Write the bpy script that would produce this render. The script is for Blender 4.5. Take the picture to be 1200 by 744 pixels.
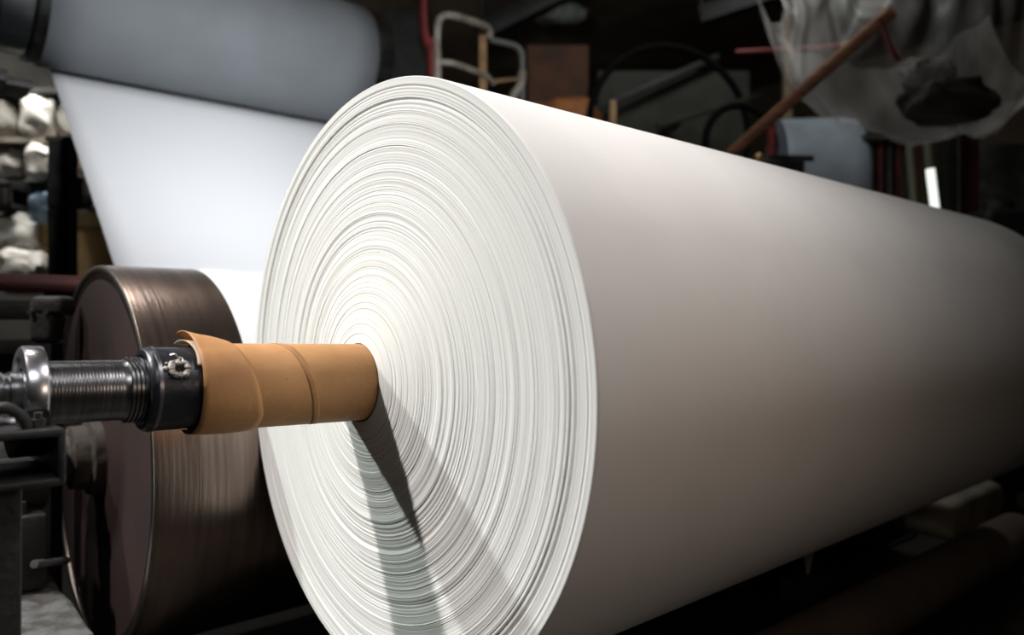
import bpy, bmesh, math, random
import numpy as np
from mathutils import Vector, Matrix, noise

for o in list(bpy.data.objects): bpy.data.objects.remove(o)
S = bpy.context.scene
COL = S.collection
R_ = math.radians
rng = random.Random(7)
nr = np.random.RandomState(5)
noise.seed_set(3)

# ------------------------------------------------------------ camera
F = 888.64; PIT = R_(0.2586); CZ = 1.42
cam = bpy.data.objects.new('camera', bpy.data.cameras.new('camera')); COL.objects.link(cam)
cam.location = (0, 0, CZ); cam.rotation_euler = (R_(90) + PIT, 0, 0)
cam.data.sensor_width = 36; cam.data.sensor_fit = 'HORIZONTAL'; cam.data.lens = 36 * F / 1200
cam.data.clip_start = .02; cam.data.clip_end = 100
cam.data.dof.use_dof = True; cam.data.dof.focus_distance = 1.92; cam.data.dof.aperture_fstop = 1.4
S.camera = cam

# ------------------------------------------------------------ machine frame: u along the roll, v away from it, z up
YAW = .848728
U = Vector((math.sin(YAW), math.cos(YAW), 0)); V = Vector((-math.cos(YAW), math.sin(YAW), 0)); Z = Vector((0, 0, 1))
TH = math.atan2(U.y, U.x)
C0 = Vector((-0.366488, 2.036754, 0)); RZ = 1.257532
def T(u, v, z): return C0 + U * u + V * v + Z * z
def ray(px, py):
    x = (px - 600) / F; y = (372 - py) / F
    return Vector((x, math.cos(PIT) - y * math.sin(PIT), math.sin(PIT) + y * math.cos(PIT)))
def at(px, py, Y):                      # world point at distance Y in front of the lens
    d = ray(px, py); return Vector((0, 0, CZ)) + d * (Y / d.y)

# ------------------------------------------------------------ world, lights, exposure
w = bpy.data.worlds.new('world'); S.world = w; w.use_nodes = True
w.node_tree.nodes['Background'].inputs[0].default_value = (.80, .86, 1, 1)
w.node_tree.nodes['Background'].inputs[1].default_value = .035
S.view_settings.view_transform = 'Standard'; S.view_settings.look = 'None'
S.view_settings.gamma = 1; S.view_settings.use_curve_mapping = False
S.view_settings.exposure = 0.0
def area(name, pos, target, size, power, col, size_y=None, spread=180):
    l = bpy.data.lights.new(name, 'AREA'); l.energy = power; l.color = col; l.size = size
    if size_y: l.shape = 'RECTANGLE'; l.size_y = size_y
    l.spread = R_(spread)
    o = bpy.data.objects.new(name, l); COL.objects.link(o); o.location = pos
    o.rotation_euler = (Vector(target) - Vector(pos)).to_track_quat('-Z', 'Y').to_euler(); return o
area('hall_lamp_overhead', T(-3.3, 1.42, 5.75), T(0, -.35, .1), .22, 39, (1, .94, .92), spread=56)
area('hall_lamp_side', T(-3.2, 3.75, 5.2), T(0, -.2, .85), .22, 12, (.93, 1, .95), spread=37)
area('hall_lamp_over_roll', T(.45, -1.0, 3.2), T(.6, -.3, RZ), .3, 17.5, (1, .955, .93))
area('web_fill', T(.3, .2, 2.85), T(1.3, 4.0, 3.05), .4, 42, (.97, .98, 1), spread=90)  # added fill to whiten the slanting sheet below the cylinder
area('warm_bounce_fill', T(.30, -2.1, 1.75), T(.35, 0, 1.0), .3, 3.5, (1, .80, .66))  # added warm fill in place of light bounced off the floor
area('ring_reflection_fill', T(-1.1, -2.3, 3.7), T(-.85, -.2, RZ), 1.8, 1.1, (.95, .97, 1), size_y=.7, spread=30)  # added out of view to give the bearing ring a reflection
area('drum_highlight_fill', T(-.4, 2.6, 5.8), T(-.2, 1.25, 1.6), 1.3, 5, (1, .96, .92), size_y=.7, spread=34)  # added narrow light for a highlight on the drum's top
area('store_lamp', T(.2, 6.2, 4.6), T(.3, 8.3, 1.6), .9, 150, (1, .97, .9))
area('far_fill', at(900, -300, 5.6), at(900, 120, 7.5), 1.0, 42, (.95, 1, .95))  # unseen fill added to lift the dark right background

# ------------------------------------------------------------ materials
MATS = {}
def mat(name, col, rough=.6, metal=0, col2=None, scale=6, detail=4, bump=0, bscale=40, lo=.4, hi=.6, stretch=(1, 1, 1), aniso=0, alpha=None, trans=0, emit=0, spec=None):
    if name in MATS: return MATS[name]
    m = bpy.data.materials.new(name); m.use_nodes = True; MATS[name] = m
    nt = m.node_tree; N = nt.nodes; L = nt.links; b = N['Principled BSDF']
    b.inputs['Base Color'].default_value = (*col, 1); b.inputs['Roughness'].default_value = rough; b.inputs['Metallic'].default_value = metal
    if spec is not None: b.inputs['Specular IOR Level'].default_value = spec
    tc = N.new('ShaderNodeTexCoord'); mp = N.new('ShaderNodeMapping'); mp.inputs['Scale'].default_value = stretch
    L.new(tc.outputs['Object'], mp.inputs[0])
    if col2:
        n = N.new('ShaderNodeTexNoise'); n.inputs['Scale'].default_value = scale; n.inputs['Detail'].default_value = detail
        L.new(mp.outputs[0], n.inputs['Vector'])
        r = N.new('ShaderNodeValToRGB'); r.color_ramp.elements[0].position = lo; r.color_ramp.elements[1].position = hi
        r.color_ramp.elements[0].color = (*col, 1); r.color_ramp.elements[1].color = (*col2, 1)
        L.new(n.outputs[0], r.inputs[0]); L.new(r.outputs[0], b.inputs['Base Color'])
    if bump:
        n2 = N.new('ShaderNodeTexNoise'); n2.inputs['Scale'].default_value = bscale; n2.inputs['Detail'].default_value = 5
        L.new(mp.outputs[0], n2.inputs['Vector'])
        bp = N.new('ShaderNodeBump'); bp.inputs['Strength'].default_value = bump; bp.inputs['Distance'].default_value = .01
        L.new(n2.outputs[0], bp.inputs['Height']); L.new(bp.outputs[0], b.inputs['Normal'])
    if aniso: b.inputs['Anisotropic'].default_value = aniso
    if trans: b.inputs['Transmission Weight'].default_value = trans
    if alpha is not None: b.inputs['Alpha'].default_value = alpha
    if emit: b.inputs['Emission Color'].default_value = (*col, 1); b.inputs['Emission Strength'].default_value = emit
    return m

PAPER = mat('white_paper', (.86, .855, .84), .75, col2=(.83, .825, .81), scale=3, spec=.25)
PAPER_EDGE = mat('paper_edges', (.84, .85, .82), .85, col2=(.79, .80, .765), scale=9, spec=.1)
nt = PAPER_EDGE.node_tree; N_ = nt.nodes; K_ = nt.links
tc = N_.new('ShaderNodeTexCoord'); sp_ = N_.new('ShaderNodeSeparateXYZ'); K_.new(tc.outputs['Object'], sp_.inputs[0])
cb = N_.new('ShaderNodeCombineXYZ'); K_.new(sp_.outputs['Y'], cb.inputs['X']); K_.new(sp_.outputs['Z'], cb.inputs['Y'])
ln_ = N_.new('ShaderNodeVectorMath'); ln_.operation = 'LENGTH'; K_.new(cb.outputs[0], ln_.inputs[0])
wob = N_.new('ShaderNodeTexNoise'); wob.inputs['Scale'].default_value = 2.2; K_.new(cb.outputs[0], wob.inputs['Vector'])
ad = N_.new('ShaderNodeMath'); ad.operation = 'MULTIPLY_ADD'; ad.inputs[1].default_value = .006; K_.new(wob.outputs[0], ad.inputs[0]); K_.new(ln_.outputs['Value'], ad.inputs[2])
n1_ = N_.new('ShaderNodeTexNoise'); n1_.noise_dimensions = '1D'; n1_.inputs['Scale'].default_value = 170; n1_.inputs['Detail'].default_value = 3; n1_.inputs['Roughness'].default_value = .75
K_.new(ad.outputs[0], n1_.inputs['W'])
rp = N_.new('ShaderNodeValToRGB'); K_.new(n1_.outputs[0], rp.inputs[0])
for e_, (p_, c_) in zip([rp.color_ramp.elements[0], rp.color_ramp.elements[1]], ((.30, (.60, .605, .57, 1)), (.50, (.83, .84, .81, 1)))): e_.position = p_; e_.color = c_
e_ = rp.color_ramp.elements.new(.70); e_.color = (.88, .88, .86, 1)
K_.new(rp.outputs[0], N_['Principled BSDF'].inputs['Base Color'])
WEB = mat('moving_paper_web', (.77, .785, .81), .7, spec=.2)
PAPER_SHADE = mat('shade_grey_paper', (.125, .138, .15), .8, col2=(.115, .126, .137), scale=3)  # cylinder's paper covering, its shade mixed into a dark grey
KRAFT = mat('kraft_card', (.52, .275, .115), .62, col2=(.35, .165, .062), scale=5, stretch=(1, 1, 1), bump=.12, bscale=60, lo=.35, hi=.7, spec=.3)
KRAFT_EDGE = mat('kraft_seam', (.34, .165, .06), .7, col2=(.42, .21, .08), scale=20)
KRAFT_IN = mat('kraft_inside', (.50, .40, .28), .8, col2=(.40, .30, .2), scale=12)
STEEL = mat('turned_steel', (.30, .30, .31), .28, 1, col2=(.18, .18, .19), scale=5, stretch=(30, 1, 1), bump=.03, bscale=8, lo=.3, hi=.7)
STEEL_D = mat('dark_blued_steel', (.085, .088, .10), .34, .85, col2=(.05, .05, .058), scale=9, bump=.12, bscale=60)
CHROME = mat('polished_steel', (.78, .78, .82), .27, 1, col2=(.6, .6, .66), scale=10)
DRUM = mat('brushed_drum_steel', (.30, .23, .195), .27, .95, col2=(.17, .13, .11), scale=3, stretch=(14, .6, .6), bump=.10, bscale=5, lo=.3, hi=.7)
DRUMRIM = mat('drum_rim_steel', (.5, .46, .43), .3, 1)
DRUMFACE = mat('red_primed_plate', (.060, .033, .030), .6, .2, col2=(.035, .026, .025), scale=3, lo=.3, hi=.7)
BLACK = mat('black_painted_iron', (.012, .012, .012), .55, .2, col2=(.022, .021, .02), scale=8, bump=.3, bscale=50)
IRON = mat('dusty_black_iron', (.03, .03, .029), .7, .2, col2=(.07, .068, .062), scale=7, bump=.4, bscale=40, lo=.45, hi=.75)
WELD = mat('raw_weld', (.42, .39, .36), .5, .5, col2=(.22, .19, .17), scale=60, bump=.8, bscale=120)
DRYER = mat('dryer_steel', (.34, .36, .37), .25, 1, col2=(.2, .22, .23), scale=4, stretch=(10, .5, .5))
GREASE = mat('dusty_rusty_hub', (.06, .05, .042), .75, .2, col2=(.16, .13, .105), scale=9, bump=.6, bscale=25, lo=.5, hi=.68)
CONC = mat('rough_concrete', (.05, .048, .046), .95, col2=(.12, .118, .115), scale=14, bump=1, bscale=30)
FLOOR = mat('oily_concrete_floor', (.035, .028, .022), .6, col2=(.018, .016, .014), scale=2.5, bump=.4, bscale=12)
WALL = mat('old_plaster_wall', (.10, .10, .092), .9, col2=(.06, .06, .055), scale=1.4)
DARKWALL = mat('sooty_wall', (.20, .15, .10), .9, col2=(.13, .10, .07), scale=1.1)
RED = mat('red_painted_pipe', (.21, .026, .024), .5, col2=(.14, .016, .016), scale=5)
REDD = mat('maroon_painted_steel', (.10, .022, .018), .6, col2=(.06, .015, .012), scale=4)
RAIL = mat('worn_grey_paint', (.36, .32, .28), .55, .1, col2=(.24, .2, .16), scale=9)
TAN = mat('ochre_paint', (.36, .22, .09), .6, col2=(.25, .15, .07), scale=8)
RUST = mat('rusty_sheet', (.10, .04, .02), .8, .1, col2=(.05, .026, .016), scale=4, lo=.35, hi=.65)
ORANGE = mat('orange_tarp', (.34, .12, .03), .7, col2=(.2, .07, .025), scale=6)
WOOD = mat('brown_timber', (.24, .105, .048), .7, col2=(.15, .06, .03), scale=6, stretch=(1, 1, 6))
OLIVE = mat('olive_machine_paint', (.034, .032, .022), .7, .1, col2=(.022, .021, .015), scale=4)
CARD = mat('brown_carton', (.47, .33, .16), .8, col2=(.40, .27, .12), scale=5, bump=.1)
TAPE = mat('carton_seam', (.10, .075, .05), .7)
SACK = mat('white_sack', (.78, .76, .72), .7, col2=(.55, .52, .48), scale=8, bump=.5, bscale=8)
BLUE = mat('blue_sack', (.08, .17, .30), .6, col2=(.25, .33, .42), scale=9, bump=.4, bscale=10)
GREYM = mat('grey_machine_paint', (.16, .16, .155), .55, .2, col2=(.09, .09, .085), scale=5)
PALEDUCT = mat('pale_blue_sheet', (.42, .47, .55), .6, col2=(.34, .38, .45), scale=3)
YEL = mat('brass_knob', (.6, .42, .16), .4, .5)
BLOCK = mat('pale_plinth', (.42, .35, .28), .85, col2=(.3, .27, .23), scale=5, bump=.3)
BROWNROLL = mat('brown_wrapped_roll', (.20, .155, .13), .6, col2=(.15, .12, .10), scale=3)
LAMP = mat('lit_tube', (.93, 1, .92), .4, emit=1.1)
PLASTIC = mat('clear_dust_sheet', (.80, .76, .74), .3, alpha=.24, bump=.25, bscale=3)
HOLLOW_DARK = mat('hollow_shade_black', (.03, .022, .018), .8)  # near black, paints the shade inside a hollow of the sheet

# ------------------------------------------------------------ helpers
def link(name, bm, m, parent=None, loc=(0, 0, 0), rot=None, smooth=True, keep=False):
    me = bpy.data.meshes.new(name)
    if isinstance(bm, bmesh.types.BMesh):
        bmesh.ops.recalc_face_normals(bm, faces=bm.faces) if not keep else None
        bm.to_mesh(me); bm.free()
    me.materials.append(m)
    if smooth:
        me.polygons.foreach_set('use_smooth', [True] * len(me.polygons))
        if hasattr(me, 'set_sharp_from_angle'): me.set_sharp_from_angle(angle=R_(38))
    o = bpy.data.objects.new(name, me); COL.objects.link(o)
    if parent: o.parent = parent
    o.location = loc
    if rot: o.rotation_euler = rot
    return o
def empty(name, loc, rot=(0, 0, 0)):
    o = bpy.data.objects.new(name, None); COL.objects.link(o); o.location = loc; o.rotation_euler = rot; o.empty_display_size = .1; return o
def tag(o, label=None, cat=None, group=None, kind=None):
    if label: o['label'] = label
    if cat: o['category'] = cat
    if group: o['group'] = group
    if kind: o['kind'] = kind
    return o
def BM(): return bmesh.new()
def box(bm, c, s, rot=None, bev=.0, seg=2):
    g = bmesh.ops.create_cube(bm, size=1)
    vs = g['verts']
    M = Matrix.Translation(Vector(c)) @ (rot.to_4x4() if rot else Matrix()) @ Matrix.Diagonal((*s, 1))
    bmesh.ops.transform(bm, matrix=M, verts=vs)
    if bev:
        es = list({e for v in vs for e in v.link_edges})
        bmesh.ops.bevel(bm, geom=es, offset=bev, segments=seg, affect='EDGES', profile=.5)
    return bm
def lathe(bm, prof, seg=96, axis='X', close=False):
    """prof = [(along, radius)...] revolved about the local X axis"""
    rings = []
    for x, r in prof:
        rings.append([bm.verts.new((x, r * math.cos(2 * math.pi * i / seg), r * math.sin(2 * math.pi * i / seg))) for i in range(seg)])
    for a, b in zip(rings, rings[1:]):
        for i in range(seg):
            j = (i + 1) % seg; bm.faces.new((a[i], a[j], b[j], b[i]))
    if close:
        a, b = rings[-1], rings[0]
        for i in range(seg):
            j = (i + 1) % seg; bm.faces.new((a[i], a[j], b[j], b[i]))
    else:
        if prof[0][1] > 1e-5: bm.faces.new(rings[0])
        if prof[-1][1] > 1e-5: bm.faces.new(rings[-1])
    return bm
def tube(bm, pts, r, seg=12, cap=True, rr=None):
    pts = [Vector(p) for p in pts]; rings = []
    up = None
    for i, p in enumerate(pts):
        d = (pts[min(i + 1, len(pts) - 1)] - pts[max(i - 1, 0)]).normalized()
        if up is None:
            up = Vector((0, 0, 1)) if abs(d.z) < .9 else Vector((1, 0, 0))
        n = (up - d * up.dot(d)).normalized(); b = d.cross(n); up = n
        q = rr[i] if rr else r
        rings.append([bm.verts.new(p + n * q * math.cos(2 * math.pi * k / seg) + b * q * math.sin(2 * math.pi * k / seg)) for k in range(seg)])
    for a, b in zip(rings, rings[1:]):
        for k in range(seg): bm.faces.new((a[k], a[(k + 1) % seg], b[(k + 1) % seg], b[k]))
    if cap: bm.faces.new(rings[0]); bm.faces.new(rings[-1])
    return bm
def smooth_path(pts, n=6):
    pts = [Vector(p) for p in pts]; out = []
    P = [pts[0] * 2 - pts[1]] + pts + [pts[-1] * 2 - pts[-2]]
    for i in range(1, len(P) - 2):
        for k in range(n):
            t = k / n
            out.append(.5 * ((2 * P[i]) + (P[i + 1] - P[i - 1]) * t + (2 * P[i - 1] - 5 * P[i] + 4 * P[i + 1] - P[i + 2]) * t * t + (3 * P[i] - P[i - 1] - 3 * P[i + 1] + P[i + 2]) * t ** 3))
    return out + [pts[-1]]
def gridmesh(name, X, m, parent=None, loc=(0, 0, 0), rot=None, wrap=False, thick=0):
    """X: array (rows, cols, 3)"""
    nrw, nc = X.shape[:2]
    idx = np.arange(nrw * nc).reshape(nrw, nc)
    if wrap: a = idx[:-1]; b = np.roll(a, -1, 1); c = np.roll(idx[1:], -1, 1); d = idx[1:]
    else: a = idx[:-1, :-1]; b = idx[:-1, 1:]; c = idx[1:, 1:]; d = idx[1:, :-1]
    f = np.stack([a, b, c, d], -1).reshape(-1, 4)
    me = bpy.data.meshes.new(name)
    me.vertices.add(nrw * nc); me.vertices.foreach_set('co', X.reshape(-1).astype(np.float32))
    me.loops.add(f.size); me.loops.foreach_set('vertex_index', f.reshape(-1).astype(np.int32))
    me.polygons.add(len(f)); me.polygons.foreach_set('loop_start', np.arange(0, f.size, 4, dtype=np.int32))
    me.polygons.foreach_set('loop_total', np.full(len(f), 4, dtype=np.int32))
    me.polygons.foreach_set('use_smooth', np.ones(len(f), dtype=bool))
    me.update(calc_edges=True); me.validate(); me.materials.append(m)
    o = bpy.data.objects.new(name, me); COL.objects.link(o); o.location = loc
    if rot: o.rotation_euler = rot
    if parent: o.parent = parent
    if thick:
        md = o.modifiers.new('thickness', 'SOLIDIFY'); md.thickness = thick; md.offset = 0
    return o
ROT = (0, 0, TH)
def L(p, o):                               # machine coordinates -> local to a thing whose origin is o (both u,v,z)
    return Vector((p[0] - o[0], p[1] - o[1], p[2] - o[2]))

# ------------------------------------------------------------ the hall
def struct(name, bm, m): o = link(name, bm, m, smooth=False, loc=T(0, 0, 0), rot=ROT); o['kind'] = 'structure'; return o
struct('floor', box(BM(), (2.5, 2.6, -.05), (20, 15, .1)), FLOOR)
struct('ceiling', box(BM(), (2.5, 2.6, 6.05), (20, 15, .1)), DARKWALL)
struct('wall_back', box(BM(), (2.5, 10.05, 3), (20, .1, 6)), WALL)
struct('wall_right', box(BM(), (12.45, 2.6, 3), (.1, 14.8, 6)), DARKWALL)
struct('wall_left', box(BM(), (-7.45, 2.6, 3), (.1, 14.8, 6)), WALL)
struct('wall_front', box(BM(), (2.5, -4.85, 3), (19.8, .1, 6)), DARKWALL)

# ------------------------------------------------------------ paper roll
RR = .8; RI = .104; LEN = 3.8
roll = empty('paper_roll', T(0, 0, RZ), ROT)
tag(roll, 'huge white paper roll with ringed end face, wound on the shaft', 'paper roll')
nrad, nth = 640, 288
r = np.linspace(RI, RR - .004, nrad); th = np.linspace(0, 2 * np.pi, nth, endpoint=False)
amp = np.abs(nr.standard_t(2.6, nrad)); amp = np.clip(amp, 0, 5) * .00007
sgn = nr.choice([-1, 1], nrad)
H = np.zeros((nrad, nth))
ph = nr.uniform(0, 2 * np.pi, nrad)
def smooth1(a, k):
    kern = np.hanning(k + 2)[1:-1]; kern /= kern.sum(); return np.convolve(np.pad(a, k, mode='edge'), kern, 'same')[k:-k]
for m_ in (0, 1, 2, 3):
    raw = nr.randn(nrad) * (.00017 if m_ == 0 else .00008)
    raw += sgn * amp * (1 if m_ == 0 else .35)
    phm = np.cumsum(nr.randn(nrad) * .12) + m_
    H += raw[:, None] * np.cos(m_ * th[None, :] + phm[:, None])
for k, a in ((3, .00022), (7, .00028), (15, .00032), (41, .0006)):
    for m_ in (0, 1, 2):
        b = smooth1(nr.randn(nrad), k); b = b / b.std()
        H += (a * (1 if m_ == 0 else .3)) * b[:, None] * np.cos(m_ * th[None, :] + m_ * k)
# fine sharper steps
for j in nr.choice(np.arange(20, nrad - 20), 46, replace=False):
    wd = nr.uniform(.35, 1.0); ph0 = nr.uniform(0, 6.28)
    mod = .55 + .45 * np.cos(th - ph0)
    H[j:j + nr.randint(1, 3)] += (nr.uniform(.0005, .0013) * mod)[None, :]
t = (r - RI) / (RR - RI)
base = -.053 * (1 - t) ** 2.6
g = np.exp(-((r - .742) / .0035) ** 2) * .006 + np.exp(-((r - .728) / .003) ** 2) * .0035 + np.exp(-((r - .775) / .003) ** 2) * .002
Xu = base[:, None] + H * np.clip((1 - t) * 25, 0, 1)[:, None] * np.clip(t * 20 + .3, 0, 1)[:, None] + g[:, None]
rows = [np.stack([Xu, r[:, None] * np.cos(th), r[:, None] * np.sin(th)], -1)]
hole = np.stack([np.full((1, nth), .25), RI * np.cos(th)[None], RI * np.sin(th)[None]], -1)
outer = []
for x, q in ((.0008, RR - .0022), (.003, RR - .0006), (.008, RR), (.02, RR), (.3, RR), (1, RR), (2, RR), (3, RR), (LEN - .006, RR), (LEN, RR - .006), (LEN, RI)):
    outer.append(np.stack([np.full(nth, x), q * np.cos(th), q * np.sin(th)], -1)[None])
X = np.concatenate([hole] + rows + outer[:])
wind = gridmesh('wound_paper', X, PAPER_EDGE, parent=roll, wrap=True)
wind.data.materials.append(PAPER)
nf = nth * (nrad + 1)
mi = np.zeros(len(wind.data.polygons), dtype=np.int32); mi[nf:] = 1
wind.data.polygons.foreach_set('material_index', mi)
wind.data.set_sharp_from_angle(angle=R_(60))
# core tube: slightly out of line with the roll
TILT = .023
cg = empty('core_axis', (0, 0, 0)); bpy.data.objects.remove(cg)
RC = .1005
bm = lathe(BM(), [(-.478, .0935), (-.480, .095), (-.480, RC - .001), (-.479, RC), (-.3, RC), (-.1, RC), (.20, RC), (.20, .0935)], 96, close=True)
core = link('cardboard_core', bm, KRAFT, roll, rot=(0, TILT, 0))
core['label'] = 'brown cardboard core tube'
# spiral seam: narrow raised tape running round the core
def spiral_u(phi, u0): return u0 + .095 * phi / math.pi      # phi: 0 at the top, + towards the viewer's side (-v)
def strip(name, ufun1, ufun2, phis, radf, m, par, nu=6, thick=.0008):
    A = []
    for p in phis:
        a, b = ufun1(p), ufun2(p)
        A.append([(a + (b - a) * k / nu, -radf(p, k / nu) * math.sin(p), radf(p, k / nu) * math.cos(p)) for k in range(nu + 1)])
    return gridmesh(name, np.array(A), m, parent=par, rot=None, thick=thick)
phis = np.linspace(-2.2, 3.6, 70)
s = strip('spiral_seam', lambda p: spiral_u(p, -.288), lambda p: spiral_u(p, -.288) + .018, phis, lambda p, k: RC + .0006, KRAFT_EDGE, core, 3)
for px_, py_, q_ in ((336, 444, .0022), (320, 463, .0019), (409, 477, .0012)):
    d_ = ray(px_, py_); R3_ = (Matrix.Rotation(TH, 3, 'Z') @ Matrix.Rotation(TILT, 3, 'Y')).transposed()
    lo = R3_ @ (Vector((0, 0, CZ)) - T(0, 0, RZ)); ld = R3_ @ d_
    A_ = ld.y ** 2 + ld.z ** 2; B_ = 2 * (lo.y * ld.y + lo.z * ld.z); C_ = lo.y ** 2 + lo.z ** 2 - RC ** 2
    hp = lo + ld * ((-B_ - math.sqrt(B_ * B_ - 4 * A_ * C_)) / (2 * A_)); nn = Vector((0, hp.y, hp.z)).normalized()
    link('glue_spot', tube(BM(), [hp - nn * .001, hp + nn * .0005], q_, 12), KRAFT_EDGE, core)
# loose outer wrap, peeling off at the open end
def wrap_r(p, k):
    lift = 0
    if p < .55: lift = .030 * min(1, (.55 - p) / 1.15) ** 1.3 * 1.5
    return RC + .0035 + lift * (1 - .75 * k) + .0035 * math.sin(k * 3.1) * (1 if p > 0 else .4)
phis = np.linspace(-.62, 3.5, 80)
def wrap_edge(p):
    return -.412 + .03 * min(max(p, -.6), 2.2) - (.018 * max(0, -p) if p < 0 else 0)
wr = strip('loose_wrap', lambda p: -.488 + .0008 * math.sin(p * 3), wrap_edge, phis, wrap_r, KRAFT, core, 10, .0022)
wr['label'] = 'loose kraft wrap peeling off the core end'
phis2 = np.linspace(-.55, 1.0, 36)
wr2 = strip('inner_ply', lambda p: -.497 + .004 * math.sin(p * 3), lambda p: -.45, phis2, lambda p, k: RC + .0012 + (.016 * max(0, (.35 - p)) ** 1.2 if p < .35 else 0) * (1 - .6 * k), KRAFT_IN, core, 6, .0016)

# ------------------------------------------------------------ winding shaft
shaft = empty('winding_shaft', T(0, 0, RZ), (0, TILT, TH))
tag(shaft, 'dark steel winding shaft with wide collar, running into the cardboard core', 'machine shaft')
link('collar', lathe(BM(), [(-.10, .06), (-.10, .090), (-.574, .0915), (-.582, .0905), (-.5875, .086), (-.5885, .076), (-.583, .070), (-.583, .055)], 128), STEEL_D, shaft)
lip = link('collar_lip', lathe(BM(), [(-.566, .0905), (-.5665, .0932), (-.574, .0932), (-.5745, .0905)], 128, close=True), mat('worn_collar_edge', (.22, .22, .24), .3, .9), shaft)
prof = [(-.50, .04), (-.50, .066)]
for k in range(4):
    x = -.590 - k * .0085
    prof += [(x, .0655), (x - .0015, .0705), (x - .0045, .0705), (x - .006, .0655)]
prof += [(-.627, .064)]
for k in range(22):
    x = -.632 - k * .0062; prof += [(x, .0640), (x - .0010, .0639), (x - .0030, .0639), (x - .0038, .0640)]
prof += [(-.776, .064), (-.776, .04)]
link('journal', lathe(BM(), prof, 128), STEEL, shaft)
link('bearing_ring', lathe(BM(), [(-.772, .06), (-.772, .086), (-.775, .0925), (-.780, .0945), (-.806, .0945), (-.811, .0925), (-.814, .087), (-.814, .072), (-.809, .068), (-.809, .05)], 128, close=True), CHROME, shaft)['label'] = 'polished steel bearing ring'
prof = [(-.79, .03), (-.79, .0435), (-.83, .0435), (-.832, .040), (-.84, .040), (-.842, .0435), (-.87, .0435), (-.872, .040), (-.88, .040), (-.882, .0435), (-1.15, .0435), (-1.15, .02)]
link('shaft_end', lathe(BM(), prof, 64), STEEL, shaft)
# welded lug on the collar
def on_shaft(px, py, rad):
    d = ray(px, py); o = Vector((0, 0, CZ)); R3 = (Matrix.Rotation(TH, 3, 'Z') @ Matrix.Rotation(TILT, 3, 'Y')).transposed()
    lo = R3 @ (o - T(0, 0, RZ)); ld = R3 @ d
    A = ld.y ** 2 + ld.z ** 2; B = 2 * (lo.y * ld.y + lo.z * ld.z); Cc = lo.y ** 2 + lo.z ** 2 - rad ** 2
    t = (-B - math.sqrt(B * B - 4 * A * Cc)) / (2 * A); return lo + ld * t
P = on_shaft(210, 433, .0925)
ang = math.atan2(P.z, P.y)
def cyl_pt(u, s, h):      # u along, s arc offset up, h out of the collar
    a = ang - s / .0925; rr_ = .0915 + h; return Vector((P.x + u, rr_ * math.cos(a), rr_ * math.sin(a)))
ring = []
for k in range(40):
    a = 2 * math.pi * k / 40; sq = 1 / max(abs(math.cos(a)), abs(math.sin(a))) ** .6
    ring.append(cyl_pt(.0165 * math.cos(a) * sq, .0145 * math.sin(a) * sq, .004 + .001 * math.sin(5 * a)))
bm = BM(); rad = [.0072 + .0032 * noise.noise(Vector((k * .55, 0, 3))) for k in range(40)]
tube(bm, ring + [ring[0]], .006, 10, False, rad + [rad[0]])
for k in range(6):   # spatter beads
    a = R_(10 + 33 * k); c = cyl_pt(-.004 + .027 * math.cos(a) * rng.uniform(.8, 1.1), .020 * math.sin(a) * rng.uniform(.9, 1.3), .002)
    g_ = bmesh.ops.create_icosphere(bm, subdivisions=2, radius=rng.uniform(.003, .0065), matrix=Matrix.Translation(c))
lug = link('welded_lug', bm, WELD, shaft); lug['label'] = 'grey welded lug around a square hole'
link('lug_hole', tube(BM(), [cyl_pt(0, 0, -.002), cyl_pt(0, 0, .0025)], .011, 4), mat('deep_hole', (.004, .004, .004), .9), lug)
link('weld_wire', tube(BM(), smooth_path([cyl_pt(.006, .012, .008), cyl_pt(.008, .022, .010), cyl_pt(.000, .029, .006), cyl_pt(-.004, .034, .010), cyl_pt(-.012, .038, .004)], 6), .0014, 8), mat('bright_wire', (.6, .6, .6), .35, .8), lug)

# ------------------------------------------------------------ bearing stand
so = (-.86, 0, 0)
stand = empty('bearing_stand', T(*so), ROT)
tag(stand, 'black iron pedestal carrying the shaft end at the left edge', 'machine stand')
zt = 1.222
bm = BM()   # open box section on top: four walls with rounded outer corners
box(bm, (-.02, -.02, zt - .008), (.235, .30, .016), bev=.006)
box(bm, (-.02, -.02, zt - .098), (.235, .30, .016), bev=.006)
box(bm, (.0915, -.02, zt - .053), (.014, .30, .10), bev=.005)
box(bm, (-.13, -.02, zt - .053), (.014, .30, .10), bev=.005)
link('box_section', bm, BLACK, stand)
bm = BM(); box(bm, (-.06, -.0, (zt - .106) / 2), (.20, .20, zt - .106), bev=.006); box(bm, (-.02, 0, .01), (.34, .34, .02), bev=.004)
link('column', bm, BLACK, stand)
# saddle: a half ring under the bearing plus side clamps
bm = BM()
A = []
for k in range(25):
    a = R_(195 + 150 * k / 24)
    A.append([( .033 if s_ in (0, 3) else .082, (rr_) * math.cos(a), RZ + .018 + rr_ * math.sin(a)) for s_, rr_ in ((0, .0965), (1, .0965), (2, .125), (3, .125))])
for a, b in zip(A, A[1:]):
    va = [bm.verts.new(p) for p in a]; vb = [bm.verts.new(p) for p in b]
    for k in range(4): bm.faces.new((va[k], va[(k + 1) % 4], vb[(k + 1) % 4], vb[k]))
bmesh.ops.remove_doubles(bm, verts=bm.verts, dist=1e-5)
link('bearing_saddle', bm, IRON, stand)
bm = BM(); tube(bm, smooth_path([(-.03, -.12, zt), (-.02, -.125, zt + .03), (.01, -.13, zt + .04), (.035, -.13, zt + .02), (.045, -.13, zt)], 5), .011, 10)
link('clamp_loop', bm, IRON, stand)
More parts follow.
